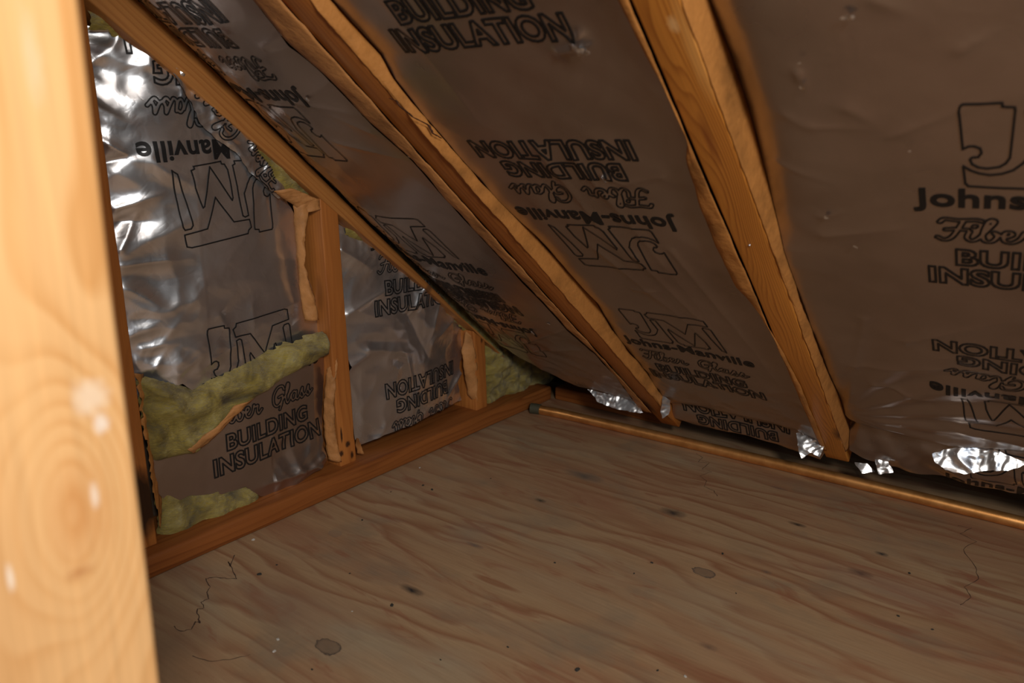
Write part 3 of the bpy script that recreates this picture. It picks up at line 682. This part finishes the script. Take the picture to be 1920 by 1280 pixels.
# kraft flanges
def ext(L, dy=1.75): a = L[0]; return [(a[0], dy)] + [(q[0], q[1]) for q in L]
lw = [(float(uB(q)) - .0185, q) for a, q in rl(L1, .002)]
flange('kraft_flange', ext(rl(L1, .002)), .0015, ext(lw), .0022, M_kraft2, b1, .0012, .0010, 1, n=160)
br = [(uB(q) + .0205, q) for a, q in rl(BR, .001)]
flange('kraft_flange', ext(br), .0002, ext(B3), [B3[0][2]] + [c for a, b, c in B3], M_kraft, b2, .007, .0016, 2, n=160, m_=12)
cw = [(float(uC(q)) - .0212, q) for a, q in rl(CO, .002)]
flange('kraft_flange', ext(rl(CO, .002)), .001, ext(cw), .002, M_kraft, b2, .0015, .0010, 3, n=140)
cr = [(uC(C3[k][1]) + .0216, C3[k][1]) for k in range(len(C3))]
flange('kraft_flange', ext(cr), -.0008, ext(C3), [C3[0][2]] + [c for a, b, c in C3], M_kraft, b3, .004, .0014, 4, n=160, m_=12)
tl = side3([(729, 184), (741, 188), (748, 200), (760, 208), (772, 219), (788, 227), (801, 234), (810, 250), (826, 259)], uB, .034, -.05, .02)
part(flange('torn_edge', [(a, b) for a, b, c in tl], [c for a, b, c in tl], [(a + .002, b - .0016) for a, b, c in tl], [c - .001 for a, b, c in tl], M_edge, b2, .0, .0003, 21, n=60, m_=1, jag=.001), 'dark brown ragged tear line in the paper')
# small tears whose lips stand up from the film
def tear(x, y, r, h, parent, seed, bag=roofP, uvf=None):
    rn = random.Random(seed); cu, cv = (uvf or rUV)(x, y, h) if uvf is None else uvf(x, y)
    poly = [(cu + math.cos(t) * r * rn.uniform(.35, 1), cv + math.sin(t) * r * rn.uniform(.35, 1) * .7) for t in np.linspace(0, 2 * math.pi, 9)[:-1]]
    def hf(u, v): d = np.hypot(u - cu, v - cv); return h + .0035 + .55 * r * crinkle(u, v, seed, .9 / r, 2) * np.clip(1.3 - d / r, 0, 1) + (u - cu) * rn.uniform(-.2, .5)
    return Sheet(bag, poly, hf, max(.0012, r / 9)).build('torn_foil_lip', [M_foilg], (), parent)
for k, (x, y, r, bb) in enumerate([(1083, 83, .014, b2), (1098, 88, .010, b2), (1135, 333, .009, b2), (578, 182, .008, b1), (568, 76, .007, b1), (605, 118, .008, b1), (768, 290, .004, b1), (527, 58, .006, b1),
                                   (1607, 458, .004, b3), (1708, 277, .0025, b3), (1552, 403, .005, b3), (1505, 158, .004, b3), (1592, 25, .006, b3), (1500, 112, .003, b3), (1030, 603, .008, b1), (1000, 620, .010, b1)]):
    tear(x, y, r, -.010 if bb is not b1 else -.008, bb, 300 + k)

# crumpled hem pieces added in brighter foil and tilted for highlights at the eave
def hem(poly, x0, parent, seed, tilt=.42, yaw=.22, amp=.0045, f=30):
    P = [tuple(on(x, y, (1, 0, 0), x0)[1:]) for x, y in poly]; c = np.mean(P, 0)
    def hf(u, v): return -(v - c[1]) * tilt - (u - c[0]) * yaw + amp * crinkle(u, v, seed, f, 3)
    return Sheet(lambda u, v, h: np.stack([x0 + h, u + 0 * h, v + 0 * h], -1), P, hf, .0022).build('foil_hem_glint', [M_foilg], (), parent, jag=.002, seed=seed)
hem([(1106, 728), (1130, 736), (1165, 746), (1190, 758), (1204, 776), (1180, 772), (1150, 762), (1125, 750)], .20, b1, 401)
hem([(1000, 672), (1030, 684), (1062, 700), (1060, 708), (1030, 696), (1004, 682)], .24, b1, 402, .3, .2)
hem([(1492, 812), (1525, 808), (1550, 822), (1538, 856), (1522, 846), (1508, 856), (1500, 840)], .215, b2, 403, .42, .2, .006)
hem([(1240, 742), (1254, 752), (1256, 776), (1246, 782), (1240, 764)], .235, b2, 405, .4, .2, .006)
hem([(1640, 850), (1662, 862), (1676, 884), (1650, 886), (1642, 868)], .20, b3, 406, .5, .1, .005)
hem([(1750, 846), (1790, 838), (1840, 834), (1880, 838), (1926, 836), (1930, 872), (1890, 882), (1850, 880), (1810, 884), (1775, 874), (1756, 862)], .272, b3, 407, .36, .16, .0075, 24)
hem([(1600, 866), (1625, 870), (1640, 884), (1618, 886)], .175, b3, 408, .5, .1, .004)
# ================================================================ gable bays
def gl(pts, yy=-.05): return [gUV(x, y, yy) for x, y in pts]
TOPD = [(172, 45), (215, 55), (262, 85), (318, 130), (372, 175), (415, 215), (455, 260), (500, 318), (532, 358)]
MLr = [(175, 60), (180, 200), (205, 300), (230, 480), (236, 560), (255, 640), (260, 702)]
TB = [(335, 716), (361, 735), (381, 727), (470, 686), (548, 647), (612, 628)]
RE = [(600, 560), (575, 480), (560, 400)]
diagF = [gUV(*p) for p in TOPD]
def dline(u, v, L):
    d = 9.
    for a, b in zip(L[:-1], L[1:]): d = np.minimum(d, seg_d(u, v, a, b)[0])
    return d
FG = [((178, 120), (235, 60), .006, .008), ((168, 190), (235, 228), .012, .010), ((192, 262), (252, 300), .013, .010), ((200, 306), (262, 286), -.010, .009),
      ((222, 392), (300, 362), .012, .010), ((228, 470), (262, 395), .012, .012), ((232, 500), (352, 482), .010, .012), ((232, 415), (292, 415), -.008, .012),
      ((236, 540), (330, 590), .006, .014), ((262, 700), (250, 640), .006, .01), ((405, 590), (450, 660), .006, .010), ((470, 572), (475, 640), .004, .008),
      ((560, 490), (440, 470), .006, .02), ((580, 560), (420, 610), .005, .02), ((375, 535), (300, 640), .006, .018), ((268, 655), (330, 640), .007, .008),
      ((330, 700), (370, 660), .006, .006), ((290, 690), (310, 650), .005, .006), ((395, 225), (470, 330), .008, .010), ((330, 165), (300, 190), .006, .009)]
FGu = [(gUV(*a), gUV(*b), c_ * .62, d_ * 1.15) for a, b, c_, d_ in FG]
ug0 = gUV(200, 300)[0]
def hg1(u, v):
    n = Noise(101); eL = np.clip((u + 1.10) / .30, 0, 1)
    t = (u + 1.105) / .15; b = -.016 + .040 * np.where(t < 1, np.sin(np.clip(t, 0, 1) * np.pi / 2), np.cos(np.clip((u + .985) / .24, 0, 1) * np.pi / 2) * .7 + .3) ** 1.0
    dd = dline(u, v, diagF)
    return b + .008 * n(u * 7, v * 6) + folds(u, v, FGu) + .0085 * (1 - eL) ** .7 * crinkle(u * .8, v, 110, 10, 2) + .0012 * crinkle(u, v, 115, 9, 3) \
        +   .010 * np.exp(-dd / .030) * crinkle(u, v, 120, 15, 2) + .005 * np.exp(-np.abs(v - .30) / .03) * (u < -.90) * crinkle(u, v, 125, 16, 2)
bg1 = empty('insulation_batt', gabP(-.9, .06, -.02)); tag(bg1, 'torn and crumpled foil faced insulation between foreground post and tall stud, yellow wool showing', 'insulation', 'foil faced batts in the gable wall')
gO = gUV(330, 300)
pg1 = gl(TOPD[::-1]) + [(-1.087, .765), (-1.073, .25)] + gl(TB) + gl(RE)
Sheet(gabP, pg1, hg1, .0028).build('foil_facing', [M_foilg, M_ink], [(-.901, .474, math.pi + .045, 1.09), (-.874, .352, -.01, 1.06)], bg1, jag=.0015, seed=6)
# the folded over strip along the top, with its own print running down the slope
_a1, _b1 = np.array(gUV(290, 100)), np.array(gUV(545, 345)); _dv = _b1 - _a1; _ph = math.atan2(_dv[1], _dv[0]) + math.pi - .06
_C = np.array(gUV(440, 262)); _O = (float(_C[0] - .18 * math.sin(_ph)), float(_C[1] + .18 * math.cos(_ph)))
def hfold(u, v): return hg1(u, v) + .006 + .006 * crinkle(u, v, 127, 22, 2)
Sheet(gabP, gl([(300, 118), (372, 172), (415, 212), (455, 257), (500, 315), (542, 366), (520, 372), (490, 350), (455, 320), (430, 285), (395, 262), (362, 232), (345, 190), (318, 150)]), hfold, .0024).build('folded_foil_edge', [M_foilg, M_ink], [(_O[0], _O[1], _ph, 1.0)], bg1, jag=.002, seed=17)
# lower torn piece
LO = [(282, 865), (330, 850), (361, 843), (388, 817), (437, 768), (490, 725), (535, 700), (575, 680), (616, 655), (618, 700), (613, 760), (606, 820), (612, 862), (590, 880), (560, 902), (520, 925), (487, 930), (460, 912), (420, 925), (360, 930), (318, 948), (300, 925), (290, 900)]
FG2 = [(gUV(*a), gUV(*b), c_, d_) for a, b, c_, d_ in [((600, 850), (540, 905), .008, .008), ((560, 880), (490, 905), .007, .007), ((615, 780), (590, 850), .007, .007), ((600, 870), (520, 880), .006, .006)]]
def hg2(u, v):
    n = Noise(131); w_ = 1 / (1 + np.exp((v - .115 + (u + .75) * .15) / .012)) * (u > -.86)
    return .022 + .010 * n(u * 6, v * 7) + .0012 * crinkle(u, v, 140, 9, 3) + folds(u, v, FG2) + w_ * .006 * crinkle(u, v, 145, 15, 2) * 1.3 - .02 * np.clip((u + .76) / .06, 0, 1)
Sheet(gabP, gl(LO, -.04), hg2, .0028).build('foil_facing', [M_foilr, M_ink], [(-.868, .382, .035, 1.0)], bg1, jag=.002, seed=7)
# wool
def wool(name, poly, toP, base, amp, seed, parent, edge=.02, cell=.004, f=16):
    P = np.array(poly); n = Noise(seed); n2 = Noise(seed + 1); n3 = Noise(seed + 2)
    def hf(u, v):
        d = 9.
        for a, b in zip(P, np.roll(P, -1, 0)): d = np.minimum(d, seg_d(u, v, a, b)[0])
        ins = inside(u, v, P); d = np.where(ins, d, 0)
        prof = np.sqrt(np.clip(d / edge, 0, 1) * (2 - np.clip(d / edge, 0, 1)))
        bb = base(u, v) if callable(base) else base
        return bb + prof * amp * (.75 + .75 * n(u * f, v * f) + .28 * n2(u * f * 2.3, v * f * 3.5)) + .0022 * n3(u * 110, v * 150) + .0016 * n(u * 260, v * 300)
    return Sheet(toP, poly, hf, cell).build(name, [M_wool], (), parent, jag=.005, seed=seed)
wool('glass_wool', gl([(262, 706), (300, 712), (340, 722), (361, 731), (395, 715), (470, 680), (548, 640), (612, 622), (618, 665), (575, 690), (530, 715), (480, 745), (445, 772), (400, 822), (365, 850), (330, 858), (296, 868), (280, 840), (272, 790), (262, 750)], -.035), gabP, .014, .034, 201, bg1, .025)
wool('glass_wool', gl([(300, 915), (340, 918), (400, 905), (440, 895), (492, 910), (490, 945), (440, 965), (395, 990), (345, 1010), (312, 1022), (305, 1000)], -.04), gabP, .004, .024, 211, bg1, .02)
def awool(name, pts, yy, parent, seed, amp=.022):
    return wool(name, gl(pts, yy), gabP, .006, amp, seed, parent, .015)
awool('glass_wool', [(168, 12), (230, 20), (300, 75), (380, 145), (450, 215), (520, 285), (580, 340), (590, 352), (570, 372), (535, 368), (500, 330), (450, 262), (400, 205), (330, 140), (262, 90), (200, 60), (165, 55)], -.055, bg1, 221, .018)
# wool deep in the bay behind the facing
# stud flange paper
def gflange(a, ya, b, yb, mat, parent, seed, bulge=.004, n=50, wob=.0022, jag=0):
    return flange('kraft_flange', gl(a, ya), ya - GY, gl(b, yb), yb - GY, mat, parent, bulge, wob, seed, n, 7, toP=gabP, jag=jag)
gflange([(548, 385), (553, 430), (558, 500), (562, 545), (570, 600)], -.045, [(582, 378), (572, 430), (572, 500), (588, 555), (598, 600)], -.035, M_kraft2, bg1, 11, .006)
gflange([(512, 358), (530, 372), (552, 385), (565, 400)], -.04, [(545, 352), (570, 362), (598, 375), (600, 392)], -.03, M_kraft2, bg1, 12, .004, n=24)
gflange([(612, 690), (606, 760), (608, 820), (615, 862)], -.045, [(632, 670), (627, 750), (629, 820), (640, 866)], -.03, M_kraft2, bg1, 13, .004)
gflange([(478, 745), (440, 780), (400, 822), (362, 850)], -.025, [(440, 760), (415, 790), (385, 815), (350, 842)], -.02, M_kraft2, bg1, 14, .003, n=24)
gflange([(268, 700), (283, 800), (296, 915), (303, 935)], -.05, [(256, 700), (268, 800), (288, 930), (300, 985)], -.035, M_kraft, bg1, 15, .003, jag=.004)

# --- bay between the two studs
bg2 = empty('insulation_batt', gabP(-.5, .06, -.02)); tag(bg2, 'shiny foil faced insulation in the gable bay between the tall and short studs', 'insulation', 'foil faced batts in the gable wall')
G2 = [(640, 420), (668, 436), (700, 448), (735, 478), (775, 512), (812, 545), (850, 585), (885, 612), (890, 640), (872, 680), (866, 720), (874, 752), (820, 770), (770, 792), (720, 812), (672, 838), (662, 760), (655, 640), (645, 520)]
D2 = gl([(640, 420), (700, 448), (775, 512), (850, 585), (890, 620)])
B2 = gl([(874, 752), (820, 770), (720, 812), (672, 838)])
F2 = [(gUV(*a), gUV(*b), c_ * 1.5, d_ * 1.1) for a, b, c_, d_ in [((655, 590), (720, 545), .006, .012), ((655, 690), (690, 665), .009, .009), ((690, 655), (770, 660), .005, .012), ((790, 530), (760, 600), .007, .010), ((820, 560), (800, 640), .006, .010), ((762, 590), (800, 670), -.006, .012), ((850, 600), (820, 630), .006, .008), ((645, 470), (690, 500), .006, .010), ((870, 700), (840, 745), .008, .007), ((700, 640), (760, 640), -.004, .01)]]
def hg3(u, v):
    n = Noise(151); b = -.004 + .024 * np.sin(np.clip((u + .69) / .36, 0, 1) * np.pi)
    return b + .006 * n(u * 8, v * 7) + .0045 * crinkle(u, v, 160, 11, 2) + folds(u, v, F2) + .007 * np.exp(-dline(u, v, D2) / .028) * crinkle(u, v, 165, 17, 2) * 1.3 + .006 * np.exp(-dline(u, v, B2) / .016) * crinkle(u, v, 170, 18, 2) * 1.3
Sheet(gabP, gl(G2), hg3, .0026).build('foil_facing', [M_foilg, M_ink], [(-.492, .580, -.0, 1.0), (-.473, -.116, math.pi, 1.0)], bg2, jag=.001, seed=8)
wool('glass_wool', gl([(640, 395), (690, 425), (760, 480), (820, 535), (880, 585), (905, 610), (895, 640), (870, 620), (820, 575), (760, 520), (700, 470), (645, 440)], -.06), gabP, .002, .018, 231, bg2, .014)
gflange([(872, 620), (866, 660), (870, 700), (878, 740), (886, 752)], -.045, [(882, 630), (892, 665), (896, 700), (893, 735), (895, 752)], -.03, M_kraft2, bg2, 16, .004, n=30)
gflange([(668, 820), (666, 835), (668, 850)], -.035, [(672, 822), (678, 838), (684, 850)], -.02, M_kraft2, bg2, 17, .002, n=10)
# --- last low corner: loose wool
bg3 = empty('insulation_batt', gabP(-.2, .06, -.02)); tag(bg3, 'loose yellow glass wool stuffed in the low corner past the short stud', 'insulation')
wool('glass_wool', gl([(900, 610), (945, 628), (980, 655), (1020, 688), (1045, 705), (1020, 722), (985, 735), (940, 745), (905, 760), (898, 700)], -.055), gabP, lambda u, v: .002 + 0 * u, .032, 241, bg3, .02, .0035, 20)
# green-grey wool tucked in the corner over the eave plate
wool('glass_wool', [(.0, .05), (.16, .05), (.30, .05), (.36, .10), (.20, .15), (.05, .17), (-.02, .14)], lambda u, s, h: np.stack([.02 + s * .25 - h, u + 0 * s, .032 + s * .55 + h * .3], -1), .0, .02, 251, bg3, .02, .004, 20)

# ================================================================ pipe
def tube(name, P, r, mat, parent=None, seg=24):
    P = np.array(P, float); V = []; Fc = []
    for i, p in enumerate(P):
        t = P[min(i + 1, len(P) - 1)] - P[max(i - 1, 0)]; t /= np.linalg.norm(t)
        a = np.cross(t, [0, 0, 1.]); a /= np.linalg.norm(a) + 1e-9; b = np.cross(a, t); rr = r[i] if hasattr(r, '__len__') else r
        for k in range(seg): th = 2 * math.pi * k / seg; V.append(p + rr * (a * math.cos(th) + b * math.sin(th)))
    for i in range(len(P) - 1):
        for k in range(seg): Fc.append((i * seg + k, i * seg + (k + 1) % seg, (i + 1) * seg + (k + 1) % seg, (i + 1) * seg + k))
    Fc.append(tuple(range(seg))[::-1]); Fc.append(tuple(range((len(P) - 1) * seg, len(P) * seg)))
    o = mesh_obj(name, V, Fc, mat)
    o.data.set_sharp_from_angle(angle=.9)
    if parent: adopt(o, parent)
    return o
pipe = empty('copper_pipe', (.15, .05, 0)); tag(pipe, 'thin straight copper pipe lying on the plywood along the eave', 'pipe')
ys = np.linspace(.018, 2.3, 60)
px = np.interp(ys, [0, .1, .6, .85, 1.1, 2.3], [.165, .150, .128, .121, .118, .112])
tube('tube', [(x, y, .0112) for x, y in zip(px, ys)], .0112, M_cu, pipe)
tube('elbow_fitting', [(.159, .040, .0122), (.162, .026, .0122), (.166, .016, .0122)], [.0122, .0128, .0128], M_sold, pipe)

# stains, knots, pale streaks and darker feet that belong to one timber each
def stain(obj, mat, P, rx, ry, col, amt, hard=.3, warp=.3):
    nt = mat.node_tree; bs = nt.nodes['Principled BSDF']; src = bs.inputs['Base Color'].links[0].from_socket
    bpy.context.view_layer.update()
    q = obj.matrix_world.inverted() @ Vector([float(v) for v in P])
    nt.links.new(spotn(nt, src, q.x, q.y, rx, ry, col, amt, hard, warp), bs.inputs['Base Color'])
def rp(x, y, h=0): return on(x, y, NR, NR @ np.array([0, 0, -OFF / CA]) + h)
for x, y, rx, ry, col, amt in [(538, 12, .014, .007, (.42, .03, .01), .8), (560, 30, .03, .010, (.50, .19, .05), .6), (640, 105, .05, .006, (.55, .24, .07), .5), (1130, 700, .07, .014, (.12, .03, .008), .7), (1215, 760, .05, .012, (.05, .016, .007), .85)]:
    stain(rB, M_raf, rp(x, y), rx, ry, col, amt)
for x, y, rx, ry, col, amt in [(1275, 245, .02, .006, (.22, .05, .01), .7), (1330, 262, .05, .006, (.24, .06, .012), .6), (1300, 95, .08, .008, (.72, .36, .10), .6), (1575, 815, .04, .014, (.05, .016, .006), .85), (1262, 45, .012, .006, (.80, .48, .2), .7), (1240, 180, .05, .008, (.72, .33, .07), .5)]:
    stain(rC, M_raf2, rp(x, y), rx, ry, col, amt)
M_s1 = M_stud.copy(); M_s1.name = 'stud_fir_stained'; s1.data.materials[0] = M_s1
for x, y, rx, ry in [(640, 815, .020, .0030), (664, 812, .018, .0030), (652, 832, .008, .007), (660, 852, .010, .0045), (640, 850, .008, .006)]:
    stain(s1, M_s1, on(x, y, (0, 1, 0), -.03), rx, ry, (.035, .014, .007), .95, .45, .35)
M_s2 = M_stud.copy(); M_s2.name = 'stud_fir_knotted'; s2.data.materials[0] = M_s2
stain(s2, M_s2, on(903, 637, (0, 1, 0), -.03), .010, .005, (.05, .016, .008), .9)
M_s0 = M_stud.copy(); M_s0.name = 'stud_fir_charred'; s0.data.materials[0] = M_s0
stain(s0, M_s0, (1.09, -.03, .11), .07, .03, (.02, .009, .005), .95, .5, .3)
stain(pl, M_plate, on(585, 868, (0, 0, 1), .037), .0, .0, (.0, .0, .0), 0) if False else None
stain(rA, M_end, on(815, 518, (0, 1, 0), -.028), .012, .010, (.12, .05, .02), .8)
nh = bmesh.new(); bmesh.ops.create_cone(nh, cap_ends=True, segments=14, radius1=.0016, radius2=.0012, depth=.0012)
me = bpy.data.meshes.new('nail_head'); nh.to_mesh(me); nh.free(); me.materials.append(M_steel)
o = bpy.data.objects.new('nail_head', me); COL.objects.link(o); P_ = rp(1405, 460, .0006); o.location = P_; o.rotation_euler = Vector(NR).to_track_quat('Z', 'Y').to_euler()
bpy.context.view_layer.update(); o.parent = rC; o.matrix_parent_inverse = rC.matrix_world.inverted()

# ================================================================ crumbs on the floor
def crumb(size, seed, mat, sq=.5):
    rn = random.Random(seed); bm = bmesh.new(); bmesh.ops.create_icosphere(bm, subdivisions=2, radius=1)
    for v in bm.verts: v.co *= 1 + rn.uniform(-.3, .3)
    for v in bm.verts: v.co = Vector((v.co.x * size * 1.2, v.co.y * size * .8, max(-.0001, v.co.z * size * sq + size * sq * .6)))
    me = bpy.data.meshes.new('crumb'); bm.to_mesh(me); bm.free(); me.materials.append(mat); return me
DK = [(793, 910, 2.2), (810, 918, 2.6), (486, 1077, 3.0), (735, 1135, 2.8), (519, 1059, 1.6), (1189, 1075, 1.4), (952, 1213, 1.5), (1082, 1256, 3), (1684, 1155, 2), (1748, 1180, 1.6), (1355, 1038, 2.2), (1222, 1055, 2), (1233, 1257, 1.5), (826, 1237, 1.3), (733, 922, 1.2), (679, 975, 1.8), (1040, 1055, 1.6), (1705, 1075, 2.2), (585, 1255, 1.4), (656, 1075, 1.4), (1380, 1112, 1.2), (920, 897, 1.2)]
DL = ['left of the pair of dark crumbs on the plywood near the gable plate', 'right of the pair of dark crumbs on the plywood near the gable plate', 'dark crumb just right of the jagged grain line, near the post',
      'dark greenish crumb below the left grey smudge in mid floor', 'small dark speck above the crumb beside the jagged grain line', 'dark speck left of the grey knot in the floor centre', 'dark pinhead speck on the bare plywood low in the centre',
      'dark twin crumb at the very bottom edge of the floor, centre', 'long dark crumb low at the right side of the plywood', 'dark speck between the long crumb and the right frame edge, low', 'dark crumb between the round grey stain and the oval knot',
      'brown speck just left of the oval grey knot', 'black pinhead speck at the bottom edge, right of the centre', 'dark speck at the bottom edge, right of the big left knot', 'faint dark speck near the gable plate, above the crumb pair line',
      'brown speck under the gable plate, above the ring stain', 'dark speck on pale plywood midway between the two oval knots', 'round dark speck on the plywood below the copper pipe, right side', 'dark speck left of centre at the bottom edge by the big knot',
      'tiny brown speck left of the greenish crumb in mid floor', 'tiny dark speck right of the oval knot, lower side', 'faint speck on the plywood in front of the gable corner']
me_d = [crumb(.001, k, M_dirt) for k in range(3)]
for i, (x, y, s_) in enumerate(DK):
    o = bpy.data.objects.new('dirt_crumb', me_d[i % 3]); COL.objects.link(o); o.location = floorP(x, y); o.scale = (s_, s_, s_); o.rotation_euler[2] = i * 1.3
    tag(o, DL[i], 'crumb', 'dark dirt crumbs on the floor')
WT = [(787, 877, 2.2), (606, 935, 1.8), (417, 1022, 2.0), (475, 1012, 2.6), (521, 1199, 2.4), (514, 1221, 2.4), (660, 1146, 1.2), (1285, 1268, 2)]
WL = ['whitish crumb close to the gable plate below the tall stud', 'whitish crumb touching the front of the gable plate', 'white crumb at the foot of the gable plate near the post', 'whitish crumb above the jagged grain line',
      'upper of the two pale crumbs left of the big knot', 'lower of the two pale crumbs left of the big knot', 'tiny pale speck left of the dark greenish crumb', 'pale speck at the bottom edge of the floor, right half']
me_w = [crumb(.001, 9 + k, M_crumb) for k in range(2)]
for i, (x, y, s_) in enumerate(WT):
    o = bpy.data.objects.new('plaster_crumb', me_w[i % 2]); COL.objects.link(o); o.location = floorP(x, y); o.scale = (s_, s_, s_); o.rotation_euler[2] = i * 1.9
    tag(o, WL[i], 'crumb', 'whitish crumbs on the floor')
